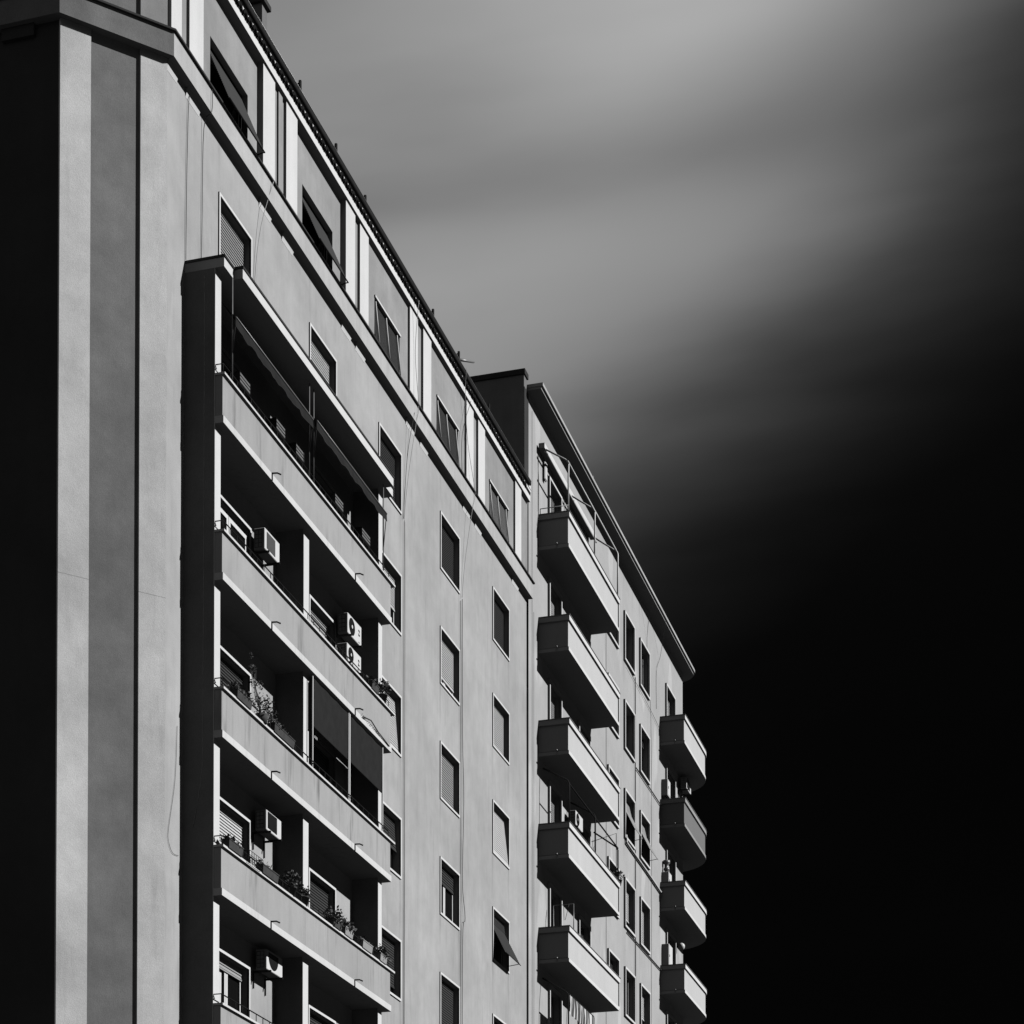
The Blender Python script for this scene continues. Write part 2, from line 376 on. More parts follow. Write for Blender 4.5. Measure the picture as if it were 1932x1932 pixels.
for i, (a, b, z0, z1) in enumerate(AW):
    x = -0.05 if i < 2 else 0.035
    mb = MB()
    if i < 2: frame_boxes(mb, a, b, z0, z1, 0.05, x - 0.19, x - 0.14)
    else: mb.box(x - 0.01, x + 0.04, a - 0.02, b + 0.02, z1 - 0.02, z1 + 0.035)
    wn_ = mb.build('attic_window', 'dark_metal' if i < 2 else 'frame_white', NB)
    mb = MB(); mb.quad((x - 0.195, a, z0), (x - 0.195, b, z0), (x - 0.195, b, z1), (x - 0.195, a, z1)); mb.build('glass_pane', 'glass_dark', wn_)
    if i < 2:
        mb = MB(); slat_sheet(mb, a + 0.06, b - 0.05, z1 - 0.12, 33.76, x - 0.12, 0.40, 0.05, 0.006); mb.build('projecting_shutter', 'shutter_dark', wn_)
        mb = MB(); mb.tube([(0.40, a + 0.06, 33.76), (0.40, b - 0.05, 33.76)], 0.02); mb.tube([(0.40, b - 0.06, 33.76), (x - 0.05, b - 0.06, 33.68)], 0.014); mb.build('stay_arm', 'dark_metal', wn_)
        mb = MB(); mb.tube([(x - 0.1, a + 1.62, z0), (x - 0.1, a + 1.62, z1 - 0.3)], 0.02); mb.build('casement_post', 'frame_white', wn_)
    else:
        mb = MB(); slat_sheet(mb, a + 0.03, b - 0.03, z1 - 0.03, z0 + 0.02, x - 0.06, x + 0.02, 0.045, 0.01); mb.build('shutter', 'shutter_dark' if i < 4 else 'shutter_grey', wn_)
        for yy in (a + 0.16, a + 1.0, b - 0.16):
            mb = MB(); mb.tube([(x - 0.02, yy, z1 - 0.02), (x + 0.065, yy + 0.07, z0 + 0.02)], 0.016); mb.build('shutter_strap', 'frame_white', wn_)
# roof: fascia, gutter, barrel tiles, slope
mb = MB(); belt(mb, -0.2, 0.15, 36.36, 36.56, 69.9); mb.build('eave_fascia', 'white_band', NB)
mb = MB(); mb.prism([(0.145, 69.9), (-6.3, 69.9), (-6.3, cl[1] + 0.1), (cl[0], cl[1] + 0.1), (0.145, Y0)], 36.562, 36.575)
roof = MB(); roof.v = [(0.2, Y0, 36.72), (0.2, 69.85, 36.72), (-6.5, 69.85, 38.6), (-6.5, Y0, 38.6), (-14, 69.85, 36.6), (-14, Y0, 36.6), (-6.5, cl[1], 38.6), (cl[0], cl[1], 36.6), (-14, cl[1], 36.6)]
roof.f = [(0, 1, 2, 3), (3, 2, 4, 5), (0, 3, 6, 7), (3, 5, 8, 6)]
roof = roof.build('roof', 'tile_clay', NB)
mb = MB(); mb.box(0.0, 0.186, Y0, 69.85, 36.632, 36.86); mb.build('eave_board', 'white_paint', roof)
mb = MB(); mb.box(0.0, 0.165, Y0, 69.85, 36.562, 36.631); mb.build('tile_shade_strip', 'tile_clay', roof)  # dark strip standing in for the shade below the tiles
mb = MB(); prof = [(0.188, 36.90)] + [(0.228 + 0.040 * math.cos(th), 36.815 + 0.055 * math.sin(th) * 1.0) for th in [math.pi + i * math.pi / 8 for i in range(9)]] + [(0.268, 36.90), (0.258, 36.90), (0.258, 36.88), (0.192, 36.88)]
mb.extrude_y(prof, Y0, 69.6); gut = mb.build('gutter', 'dark_metal', roof)
mb = MB(); mb.tube([(0.268, Y0, 36.902), (0.268, 69.6, 36.902)], 0.010); mb.build('gutter_lip', 'grey_metal', roof)
tile = MB(); R0, R1 = 0.126, 0.06; SEG = 8
for xx in (-0.35, 0.215):
    for rr in (R0, R1):
        for k in range(SEG + 1):
            th = math.pi * k / SEG; tile.v.append((xx, rr * math.cos(th), 36.575 + rr * 1.12 * math.sin(th) + (0.215 - xx) * 0.24))
n1 = SEG + 1
for k in range(SEG):
    a0, b0, a1_, b1_ = k, n1 + k, 2 * n1 + k, 3 * n1 + k
    tile.f += [(a1_, a1_ + 1, a0 + 1, a0), (b0, b0 + 1, b1_ + 1, b1_), (a1_, b1_, b1_ + 1, a1_ + 1)]
tile.v = [(x, y + Y0 + 0.2, z) for x, y, z in tile.v]
t0 = tile.build('roof_tile', 'tile_clay', roof)
ntile = int((69.7 - Y0 - 0.3) / 0.272)
for i in range(1, ntile):
    c = t0.copy(); col.objects.link(c); c.parent = roof; c.location = (random.uniform(-0.012, 0.004), i * 0.272 + random.uniform(-0.008, 0.008), random.uniform(-0.006, 0.004))
mb = MB(); mb.box(-0.95, -0.60, 48.62, 48.92, 36.8, 39.0); mb.build('chimney', 'wall_party', roof)
mb = MB(); mb.box(-1.02, -0.52, 48.54, 49.0, 39.0, 39.12); mb.build('chimney_cap', 'concrete_flashing', roof)

# windows of the front
def add_window(parent, ci, k, a, b, zb, zt, style, x=0.0, fw=FW, proud=0.035, dep=0.21, name='window'):
    mb = MB(); frame_boxes(mb, a, b, zb, zt, fw, x - 0.02, x + proud); wob = mb.build(name, 'frame_white', parent)
    ia, ib, iz0, iz1 = a + fw, b - fw, zb + fw, zt - fw
    mb = MB(); xg = x - dep + 0.004; mb.quad((xg, ia, iz0), (xg, ib, iz0), (xg, ib, iz1), (xg, ia, iz1)); mb.build('glass_pane', 'glass_dark', wob)
    kind, frac, mat = style[:3]
    if frac > 0:
        zl = iz1 - (iz1 - iz0) * frac; out_ = style[3] if len(style) > 3 else 0.0
        xs = x - dep + 0.05
        mb = MB(); slat_sheet(mb, ia + 0.012, ib - 0.012, iz1, zl, xs, xs + out_, 0.07); mb.build('shutter', mat, wob)
        mb = MB(); mb.box(xs + out_ - 0.004, xs + out_ + 0.024, ia + 0.012, ib - 0.012, zl - 0.035, zl - 0.001); mb.build('shutter_bar', mat, wob)
    if kind == 'front_sash':
        w_ = ib - ia; mb = MB(); frame_boxes(mb, ia + 0.005, ia + w_ * 0.36, iz0 + 0.01, iz1 - 0.16, 0.10, x - 0.09, x - 0.03); frame_boxes(mb, ia + w_ * 0.37, ib - 0.06, iz0 + 0.01, iz1 - 0.16, 0.10, x - 0.09, x - 0.03); mb.build('casement', 'frame_white', wob)
        mb = MB(); mb.quad((x - 0.06, ia + 0.02, iz0), (x - 0.06, ib - 0.07, iz0), (x - 0.06, ib - 0.07, iz1 - 0.17), (x - 0.06, ia + 0.02, iz1 - 0.17)); mb.build('glass_pane', 'glass_dark', wob)
    if kind in ('sash', 'sash_curtain'):
        w_ = ib - ia; mb = MB(); xa, xb = x - dep + 0.012, x - dep + 0.045
        for (c, d) in ((ia + 0.005, ia + w_ * 0.495), (ia + w_ * 0.505, ib - 0.005)): frame_boxes(mb, c, d, iz0 + 0.01, iz1 - 0.01, 0.085, xa, xb)
        mb.build('casement', 'frame_white', wob)
        if kind == 'sash_curtain':
            mb = MB(); xc = x - dep + 0.008; mb.quad((xc, ia + 0.1, iz0), (xc, ia + w_ * 0.4, iz0), (xc, ia + w_ * 0.4, iz1), (xc, ia + 0.1, iz1)); mb.build('curtain', 'curtain', wob)
    if kind == 'hopper':   # lower half of the roller shutter pushed out on stays
        xh, zh = x - 0.10, zt - 0.42; xt, ztip = x + 0.43, zt - 1.48
        mb = MB(); slat_sheet(mb, ia + 0.02, ib - 0.02, iz1, zh, x - dep + 0.06, xh, 0.058); slat_sheet(mb, ia + 0.02, ib - 0.02, zh, ztip, xh, xt, 0.058, 0.007); mb.build('projecting_shutter', mat, wob)
        mb = MB(); mb.tube([(xt - 0.02, ib - 0.04, ztip + 0.05), (x - 0.03, ib - 0.04, ztip)], 0.012); mb.tube([(xt, ia + 0.02, ztip), (xt, ib - 0.02, ztip)], 0.012); mb.build('stay_arm', 'dark_metal', wob)
    return wob
LT, MD, DK = 'shutter_light', 'shutter_mid', 'shutter_dark'
ST = {(0, 0): ('p', 1.0, MD), (0, 1): ('p', 0.6, DK), (0, 2): ('front_sash', 0.0, LT), (0, 3): ('p', 0.75, 'shutter_dark'), (0, 4): ('p', 0.85, LT), (0, 5): ('sash_curtain', 0.1, MD),
      (1, 0): ('p', 0.92, LT), (1, 1): ('p', 0.5, DK), (1, 2): ('sash', 0.62, MD), (1, 3): ('p', 0.3, DK), (1, 4): ('p', 0.9, DK), (1, 5): ('p', 0.6, DK),
      (2, 0): ('p', 0.95, DK), (2, 1): ('sash', 0.6, LT), (2, 2): ('p', 0.96, LT, 0.11), (2, 3): ('p', 0.55, DK, 0.05), (2, 4): ('p', 0.8, DK), (2, 5): ('p', 0.9, MD),
      (3, 0): ('p', 0.98, DK), (3, 1): ('sash', 0.78, LT), (3, 2): ('p', 0.99, MD), (3, 3): ('sash', 0.34, DK), (3, 4): ('p', 0.99, DK), (3, 5): ('p', 0.9, MD),
      (4, 0): ('p', 0.995, DK), (4, 1): ('p', 0.90, LT), (4, 2): ('p', 0.97, LT, 0.16), (4, 3): ('hopper', 0.0, DK), (4, 4): ('p', 0.99, DK), (4, 5): ('p', 0.9, MD)}
for ci, k, a, b, zb, zt in win: add_window(NB, ci, k, a, b, zb, zt, ST[(ci, k)])

# loggia bay: side walls, party wall, slabs, parapets
YB0, YB1 = BAY
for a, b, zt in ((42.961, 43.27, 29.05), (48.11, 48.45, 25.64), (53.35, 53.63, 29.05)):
    mb = MB(); mb.box(-0.01, 0.705, a, b, 0.0, zt); lw = mb.build('loggia_side_wall', 'wall_corner', NB)  # pier sides darkened in colour to deepen their shade
    mb = MB(); mb.box(0.7055, 0.722, a, b, 0.0, zt); mb.build('jamb_face', 'white_paint', lw)
mb = MB(); mb.box(-0.01, 0.93, 42.96, 53.88, 29.04, 29.24); mb.box(0.933, 1.14, 43.48, 53.33, 29.03, 29.243); rs = mb.build('loggia_roof_slab', 'white_paint', NB)
mb = MB(); mb.box(-0.005, 0.955, 42.945, 53.90, 29.246, 29.30); mb.box(0.957, 1.16, 43.46, 53.35, 29.246, 29.298); mb.build('slab_flashing', 'concrete_flashing', rs)
LEV = [26.73 - RISE * k for k in range(5)]
for k, zt in enumerate(LEV):
    zf = zt - 0.925
    mb = MB(); mb.box(-0.01, 0.92, 42.965, 53.83, zt - 1.095, zf - 0.012); sl = mb.build('balcony_slab', 'slab_paint', NB)
    mb = MB(); mb.box(0.80, 0.895, 42.972, 53.80, zf - 0.011, zt - 0.05); mb.box(0.7225, 0.80, 42.972, 43.07, zf - 0.011, zt - 0.05); mb.build('parapet', 'parapet_near', sl)
    mb = MB(); mb.box(0.72, 0.955, 42.95, 54.02, zt - 0.049, zt); mb.build('coping', 'white_paint', sl)
    # low safety rail on the coping
    zr = zt + 0.20; mb = MB()
    mb.tube([(0.74, 42.99, zr - 0.10), (0.72, 42.99, zr), (0.90, 42.99, zr), (0.90, 53.62, zr)], 0.014)
    yy = 42.99
    while yy < 53.7: mb.tube([(0.90, yy, zt), (0.90, yy, zr)], 0.010, 5); yy += 0.38
    mb.build('railing', 'dark_metal', sl)
    for yc in (45.67, 51.08):
        mb = MB(); mb.box(0.921, 0.935, yc - 0.022, yc + 0.022, zt - 1.10, zf); mb.tube([(0.93, yc, zf - 0.01), (1.04, yc + 0.03, zf - 0.005), (1.12, yc + 0.06, zf - 0.04)], 0.018); mb.build('drain_spout', 'dark_metal', sl)

# ================================================================== FAR BUILDING
YF0, YF1 = 70.2, 95.4
FB = thing('apartment_building', (0.0, YF0, 0.0), 'far plaster apartment block with boxy white-banded balconies and rounded eave', 'building')
FR = 3.563
fw = []
for c, (a, b) in enumerate(((81.2, 82.96), (83.97, 85.72), (86.72, 88.47))):
    for k in range(5): fw.append(('w', c, k, a, b, 36.52 - FR * k, 38.49 - FR * k))
for c, (a, b) in enumerate(((72.63, 74.29), (76.70, 78.41))):
    for k in range(6): fw.append(('d', c, k, a, b, 35.66 - FR * k, 38.56 - FR * k))
for k in range(5): fw.append(('e', 0, k, 91.72, 93.58, 35.66 - FR * k, 38.50 - FR * k))
FFW = 0.085
mb = MB(); wall_x(mb, 0.0, YF0, YF1, 0, 40.34, [(h[3] + FFW, h[4] - FFW, h[5] + FFW, h[6] - FFW) for h in fw], 0.24)
mb.quad((0, YF1, 0), (-14, YF1, 0), (-14, YF1, 40.34), (0, YF1, 40.34))
mb.build('facade_wall', 'wall_far', FB)
mb = MB(); mb.box(-14, -0.14, 69.952, YF0 - 0.002, 0, 39.9); mb.build('expansion_joint', 'concrete_flashing', FB)
mb = MB(); mb.box(0.0, 0.012, 69.665, 70.17, 33.75, 40.2); mb.build('dark_panel', 'concrete_flashing', FB)  # thin dark panel added over the wall end, makes this strip dark
mb = MB(); mb.box(-12, -0.002, 69.66, 70.0, 34.0, 40.60); mb.build('party_wall', 'wall_party', FB)
mb = MB(); mb.box(-12, 0.045, 69.60, 70.05, 40.603, 40.78); mb.build('party_wall_coping', 'concrete_flashing', FB)
def outline(off, ya, r0=0.0, yc=YF1, n=14):   # plan line: front at x=off from ya, rounded corner, then along the far end
    pts = [(off, ya)]; cx, cy, r = off - r0, yc, r0
    for i in range(n + 1): th = (math.pi / 2) * i / n; pts.append((cx + r * math.cos(th), cy + r * math.sin(th)))
    pts.append((-6.0, cy + r)); return pts
def rounded_slab(mb, off, ya, r0, z0, z1, back=-0.05, yc=YF1):
    pts = outline(off, ya, r0, yc); mb.prism(pts + [(-6.0, YF1 - 0.1), (back, YF1 - 0.1), (back, ya)], z0, z1)
mb = MB(); rounded_slab(mb, 0.49, 70.03, 0.85, 40.24, 40.318, yc=95.35); ev = mb.build('eave', 'soffit_paint', FB)
mb = MB(); rounded_slab(mb, 0.56, 70.01, 0.92, 40.32, 40.43, yc=95.35); mb.build('eave_rim', 'cornice_paint', ev)
mb = MB(); mb.box(-14, -0.2, 70.05, 95.3, 40.43, 40.5); mb.build('flat_roof', 'concrete_flashing', FB)
for yy, h in ((77.4, 0.35), (79.9, 0.3), (82.6, 0.25)):
    mb = MB(); mb.box(0.30, 0.42, yy, yy + 0.12, 40.431, 40.431 + h); mb.build('roof_vent', 'grey_metal', FB)
def far_balcony(k, ya, curved, body='parapet_far', band='white_band'):
    zt = 36.66 - FR * k; zb = zt - 1.235
    X = 1.07; yb = 78.78
    if curved:
        def path(o): return outline(X + o, ya - o, 2.0 + o, 95.1)
        def shell(mb, o, th, z0, z1):
            po = [(-0.01, ya - o)] + path(o); pi_ = [(-0.01, ya - o + th)] + [(X + o - th, ya - o + th)] + outline(X + o - th, ya - o + th, 2.0 + o - th, 95.1)[1:]
            mb.prism(po + list(reversed(pi_)), z0, z1)
        mb = MB(); po = [(-0.01, ya)] + path(0.0); mb.prism(po + [(-6.0, YF1 - 0.05), (-0.01, YF1 - 0.05)], zb, zb + 0.12)
    else:
        def shell(mb, o, th, z0, z1):
            mb.prism([(-0.01, ya - o), (X + o, ya - o), (X + o, yb + o), (-0.01, yb + o), (-0.01, yb + o - th), (X + o - th, yb + o - th), (X + o - th, ya - o + th), (-0.01, ya - o + th)], z0, z1)
        mb = MB(); mb.box(-0.01, X, ya, yb, zb, zb + 0.12)
    sl = mb.build('balcony_slab', band, FB)
    mb = MB(); shell(mb, -0.035, 0.10, zb + 0.145, zt - 0.20); mb.build('parapet', body, sl)
    mb = MB(); shell(mb, -0.06, 0.06, zb + 0.1205, zb + 0.1445); mb.build('shadow_joint', 'concrete_flashing', sl)
    mb = MB(); shell(mb, 0.028, 0.16, zt - 0.1995, zt - 0.03); mb.build('parapet_band', band, sl)
    mb = MB(); shell(mb, 0.045, 0.20, zt - 0.0295, zt); mb.build('coping', 'plastic_grey', sl)
    mb = MB(); mb.tube([(X * 0.62, ya + 0.02, zb + 0.15), (X * 0.62, ya - 0.16, zb + 0.12)], 0.028, 8); mb.build('drain_spout', 'grey_metal', sl)
    return sl
for k in range(5): far_balcony(k, 71.47, False)
for k in range(4): far_balcony(k, 90.72, True, *(('parapet_far_grey', 'grey_band') if k == 1 else ()))
FS = {('w', 0): [('p', 0.3, DK)] * 5, ('w', 1): [('p', 0.0, DK), ('p', 0.0, DK), ('awn', 0.0, MD), ('p', 0.72, LT), ('sash', 0.0, DK)], ('w', 2): [('sash', 0.0, DK), ('p', 0.2, DK), ('awn', 0.0, MD), ('p', 0.85, LT), ('p', 0.6, LT)]}
for kind, c, k, a, b, zb, zt in fw:
    if kind == 'w': stl = FS[('w', c)][k]
    elif kind == 'd': stl = [('p', 0.9, MD), ('sash', 0.9, LT), ('p', 0.9, MD), ('p', 0.95, MD), ('sash', 0.0, DK), ('p', 0.0, DK)][k] if c == 0 else ('p', 0.3, DK)
    else: stl = [('p', 0.9, LT), ('p', 0.0, DK), ('sash', 0.0, DK), ('p', 0.1, DK), ('p', 0.4, DK)][k]
    hop = stl[0] == 'awn'
    wob = add_window(FB, c, k, a, b, zb, zt, ('p', 0.0, DK) if hop else stl, 0.0, FFW, 0.085, 0.24, 'window' if kind == 'w' else 'balcony_door')
    if hop:   # shutter held out on stays like a small awning
        mb = MB(); slat_sheet(mb, a + 0.1, b - 0.1, zt - 0.1, zt - 0.62, -0.18, -0.06, 0.058); slat_sheet(mb, a + 0.1, b - 0.1, zt - 0.62, zt - 1.62, -0.06, 0.44, 0.058, 0.006); mb.build('projecting_shutter', 'shutter_mid', wob)
        mb = MB(); mb.tube([(0.42, b - 0.1, zt - 1.56), (-0.02, b - 0.1, zt - 1.62)], 0.012); mb.build('stay_arm', 'dark_metal', wob)

# ================================================================== AIR CONDITIONERS
def aircon(y0, y1, z0, z1, style, label, xb=0.12, xf=0.40, legs=True):
    t = thing('air_conditioner', (xb, (y0 + y1) / 2, z0), label, 'air conditioner', 'outdoor air conditioner units')
    mb = MB(); mb.box(xb, xf, y0, y1, z0, z1); mb.build('casing', 'plastic_white', t, bevel=0.012)
    W, H = y1 - y0, z1 - z0
    if style == 'panel':
        mb = MB(); ya, yb, za, zb = y0 + 0.11, y1 - 0.30 * W, z0 + 0.06, z1 - 0.06
        n = 16
        for i in range(n): yy = ya + (yb - ya) * i / n; mb.box(xf + 0.001, xf + 0.010, yy, yy + (yb - ya) / n * 0.55, za, zb)
        mb.quad((xf + 0.0005 + 0.0006, ya, za), (xf + 0.0011, yb, za), (xf + 0.0011, yb, zb), (xf + 0.0011, ya, zb)); mb.build('front_grille', 'plastic_grey', t)
    elif style in ('fan', 'logo'):
        r = H * 0.42; cy, cz = y0 + 0.08 + r, (z0 + z1) / 2
        mb = MB(); mb.disc_x(xf + 0.003, cy, cz, r, 0.0, 36)
        for rr in (0.35, 0.55, 0.75, 0.93): mb.disc_x(xf + 0.010, cy, cz, r * rr, r * rr - 0.007, 36)
        mb.build('fan_grille', 'black_plastic', t)
        mb = MB(); mb.disc_x(xf + 0.014, cy, cz, r * 0.21, 0.0, 20); mb.build('fan_hub', 'plastic_white', t)
    elif style == 'round':
        ya, yb = y0 + 0.10, y1 - 0.26; cy = (ya + yb) / 2; r = (yb - ya) / 2; za = z0 + 0.05 + r
        mb = MB(); pts = [(xf + 0.003, cy + r * math.cos(th), za + r * math.sin(th)) for th in [math.pi + i * math.pi / 14 for i in range(15)]] + [(xf + 0.003, yb, z1 - 0.05), (xf + 0.003, ya, z1 - 0.05)]
        mb.v = pts; mb.f = [tuple(range(len(pts)))]; mb.build('fan_grille', 'black_plastic', t)
    else:
        mb = MB(); mb.box(xf + 0.001, xf + 0.008, y0 + 0.07, y1 - 0.28, z0 + 0.06, z1 - 0.03); mb.build('front_grille', 'black_plastic', t)
    if style == 'logo':   # black zigzag maker's mark and a line under it
        mb = MB(); ya = y1 - 0.23; za = z1 - 0.30; s = 0.16
        P = [(0, 1), (0.75, 1), (1, 0.8), (0.35, 0.3), (1, 0.3), (1, 0), (0, 0), (0, 0.22), (0.62, 0.72), (0, 0.72)]
        for dy in (0.0,):
            mb.v = [(xf + 0.004, ya + dy + p_[0] * s * 0.62, za + p_[1] * s) for p_ in P]; mb.f = [tuple(range(len(P)))]
        mb.quad((xf + 0.004, ya, za - 0.17), (xf + 0.004, ya + 0.1, za - 0.17), (xf + 0.004, ya + 0.1, za - 0.155), (xf + 0.004, ya, za - 0.155)); mb.build('brand_mark', 'black_plastic', t)
    mb = MB()   # coil guard on the side
    for i in range(5): zz = z0 + 0.05 + (H - 0.1) * i / 4; mb.box(xb + 0.03, xf - 0.07, y0 - 0.008, y0 - 0.001, zz - 0.006, zz + 0.006)
    for i in range(3): xx = xb + 0.03 + (xf - xb - 0.10) * i / 2; mb.box(xx - 0.005, xx + 0.005, y0 - 0.009, y0 - 0.0015, z0 + 0.05, z1 - 0.05)
    mb.build('side_grille', 'plastic_grey', t)
    if legs:
        for yy in (y0 + 0.1, y1 - 0.14):
            mb = MB(); mb.box(0.0, xf + 0.06, yy, yy + 0.04, z0 - 0.045, z0 - 0.002); mb.box(0.0, 0.03, yy, yy + 0.04, z0 - 0.40, z0 - 0.045); mb.build('bracket', 'dark_metal', t)
    return t
aircon(46.50, 47.39, 24.50, 25.00, 'panel', 'white air conditioner with grey panel grille in loggia beside white-framed glass doors')
aircon(51.94, 52.94, 24.72, 25.24, 'logo', 'upper of two stacked white air conditioners with round black fans')
aircon(51.90, 52.92, 24.00, 24.45, 'logo', 'lower of two stacked white air conditioners, just above the loggia rail')
aircon(46.64, 47.54, 17.99, 18.46, 'dark', 'white air conditioner with square dark grille above flower boxes and wire rack')
aircon(46.68, 47.63, 14.75, 15.22, 'round', 'lowest white air conditioner, dark rounded grille, near bottom edge')
aircon(74.94, 75.96, 27.02, 27.54, 'fan', 'air conditioner with round fan above fourth boxy balcony of far building')
aircon(94.35, 95.30, 34.75, 35.25, 'dark', 'air conditioner under the top rounded balcony of far building')
aircon(94.0, 94.9, 29.6, 30.15, 'dark', 'air conditioner behind the third rounded balcony parapet of far building')

# ================================================================== AWNINGS AND SCREENS
def loggia_awning(y0, y1, zbar, label, seed):
    t = thing('awning', (0.3, (y0 + y1) / 2, 28.0), label, 'awning', 'dark awnings under the loggia roof')
    rnd = random.Random(seed); n = 26
    mb = MB(); rows = 5
    for j in range(rows + 1):
        f = j / rows
        for i in range(n + 1):
            y = y0 + (y1 - y0) * i / n; sag = -0.05 * math.sin(math.pi * f) * (0.6 + 0.4 * math.sin(i * 1.9))
            mb.v.append((0.35 + 0.68 * f, y, 28.98 + (zbar - 28.98) * f + sag))
    for j in range(rows):
        for i in range(n): a = j * (n + 1) + i; mb.f.append((a, a + n + 1, a + n + 2, a + 1))
    mb.sm = True; mb.build('canopy', 'dark_fabric', t)
    mb = MB()
    for i in range(n + 1):
        y = y0 + (y1 - y0) * i / n; d = 0.20 + 0.035 * abs(math.sin(i * math.pi / 2.6)) + rnd.uniform(-0.01, 0.02)
        mb.v += [(1.035, y, zbar - 0.01), (1.035 + 0.02 * math.sin(i * 1.3), y, zbar - d)]
    for i in range(n): mb.f.append((2 * i, 2 * i + 1, 2 * i + 3, 2 * i + 2))
    mb.build('valance', 'dark_fabric', t)
    mb = MB(); mb.tube([(1.04, y0, zbar), (1.04, y1, zbar)], 0.018); mb.build('front_bar', 'grey_metal', t)
    for yy in (y0 + 0.02, y1 - 0.02):
        mb = MB(); mb.tube([(0.95, yy, 28.99), (0.95, yy, 26.74)], 0.014); mb.build('guide_post', 'grey_metal', t)
        mb = MB(); mb.tube([(1.04, yy, zbar), (0.95, yy, 27.3)], 0.011); mb.build('drop_arm', 'dark_metal', t)
loggia_awning(43.34, 47.90, 28.12, 'dark awning lowered over the left half of the top loggia', 3)
loggia_awning(48.14, 53.10, 28.22, 'dark awning lowered over the right half of the top loggia', 9)
# dark roller screens, third loggia right
for (a, b), lab in (((48.42, 50.76), 'dark roller screen hanging beside the middle white pier of third loggia'), ((50.94, 53.26), 'dark roller screen hanging at the right end of third loggia')):
    t = thing('roller_screen', (0.85, (a + b) / 2, 19.9), lab, 'screen', 'half-lowered roller screens')
    mb = MB(); n = 12
    for i in range(n + 1):
        y = a + (b - a) * i / n
        for z in (22.15, 21.7, 21.3, 21.0): mb.v.append((0.85 + 0.010 * math.sin(i * 1.7 + z * 2), y, z))
    for i in range(n):
        for j in range(3): q_ = i * 4 + j; mb.f.append((q_, q_ + 1, q_ + 5, q_ + 4))
    mb.sm = True; mb.build('fabric', 'screen_fabric', t)
    mb = MB(); mb.tube([(0.85, a, 20.985), (0.85, b, 20.985)], 0.018); mb.build('bottom_bar', 'dark_metal', t)
    for yy in (a - 0.05, b + 0.05):
        mb = MB(); mb.box(0.835, 0.865, yy - 0.02, yy + 0.02, 19.9, 22.2); mb.build('guide_post', 'white_metal', t)
# white folding awning frame on the top balcony of the far building
t = thing('awning', (0.2, 74.9, 38.8), 'retracted white awning with tubular drop arms above top boxy balcony', 'awning')
mb = MB(); mb.box(0.06, 0.27, 71.26, 78.45, 38.86, 39.03); mb.build('cassette', 'white_metal', t)
mb = MB(); mb.tube([(0.29, 71.3, 38.735), (0.29, 78.4, 38.735)], 0.045, 8); mb.build('roller_tube', 'white_metal', t)
mb = MB(); mb.tube([(1.0, 71.5, 38.42), (1.0, 78.6, 38.42)], 0.04, 8); mb.build('front_bar', 'white_metal', t)
for yy, yw in ((71.70, 71.42), (75.38, 74.9), (78.9, 78.35)):
    mb = MB(); mb.tube([(0.27, yw, 38.86), (0.88, yy - 0.03, 38.56), (0.97, yy, 38.50), (1.0, yy, 38.40), (1.0, yy - 0.05, 36.6)], 0.03, 8); mb.build('drop_arm', 'white_metal', t)
mb = MB(); mb.tube([(0.06, 71.46, 36.85), (1.05, 71.46, 36.85)], 0.014); mb.tube([(0.06, 71.46, 36.66), (0.06, 71.46, 36.85)], 0.014); mb.build('side_rail', 'white_metal', t)
mb = MB(); mb.box(0.02, 0.12, 71.95, 72.2, 38.1, 38.75); tag(mb.build('wall_lamp', 'plastic_white', bevel=0.04), 'slim white wall lamp beside the top boxy balcony door', 'lamp')
# dark awning frame on the fourth boxy balcony
t = thing('awning', (0.3, 75.4, 25.9), 'bare dark awning frame with crossing arms on fourth boxy balcony', 'awning')
for yy, zt_ in ((71.78, 27.5), (75.4, 27.5), (78.86, 27.35)):
    mb = MB(); mb.tube([(1.0, yy, 25.95), (1.0, yy, zt_ - 0.12), (0.94, yy - 0.02, zt_), (0.10, yy - 0.12, 27.95)], 0.03, 8); mb.build('drop_arm', 'dark_metal', t)
mb = MB(); mb.tube([(1.0, 71.78, 27.36), (1.0, 78.86, 27.3)], 0.028, 8); mb.build('front_bar', 'dark_metal', t)
mb = MB(); mb.tube([(0.05, 78.6, 27.55), (1.0, 78.6, 27.78), (1.0, 78.6, 25.95)], 0.014); mb.build('line_frame', 'dark_metal', t)
# striped awning under the fifth boxy balcony
t = thing('awning', (0.3, 73.6, 19.0), 'striped fabric awning under the lowest boxy balcony', 'awning')
mb = MB(); n = 22
for i in range(n + 1):
    y = 71.85 + 3.3 * i / n
    mb.v += [(1.0, y, 20.12), (1.02 + 0.02 * math.sin(i * 2.1), y, 19.78), (1.0 + 0.03 * math.sin(i * 2.1), y, 19.46)]
for i in range(n):
    for j in range(2): a = 3 * i + j; mb.f.append((a, a + 1, a + 4, a + 3))
mb.sm = True; mb.build('fabric', 'stripe_fabric', t)
mb = MB(); mb.tube([(0.98, 71.75, 20.14), (0.98, 75.2, 20.14)], 0.03, 8); mb.build('front_bar', 'dark_metal', t)
for yy in (71.72, 75.25):
    mb = MB(); mb.tube([(0.05, yy + 0.05, 20.75), (0.90, yy, 20.2), (0.98, yy, 20.12), (0.98, yy, 18.9)], 0.026, 8); mb.build('drop_arm', 'dark_metal', t)
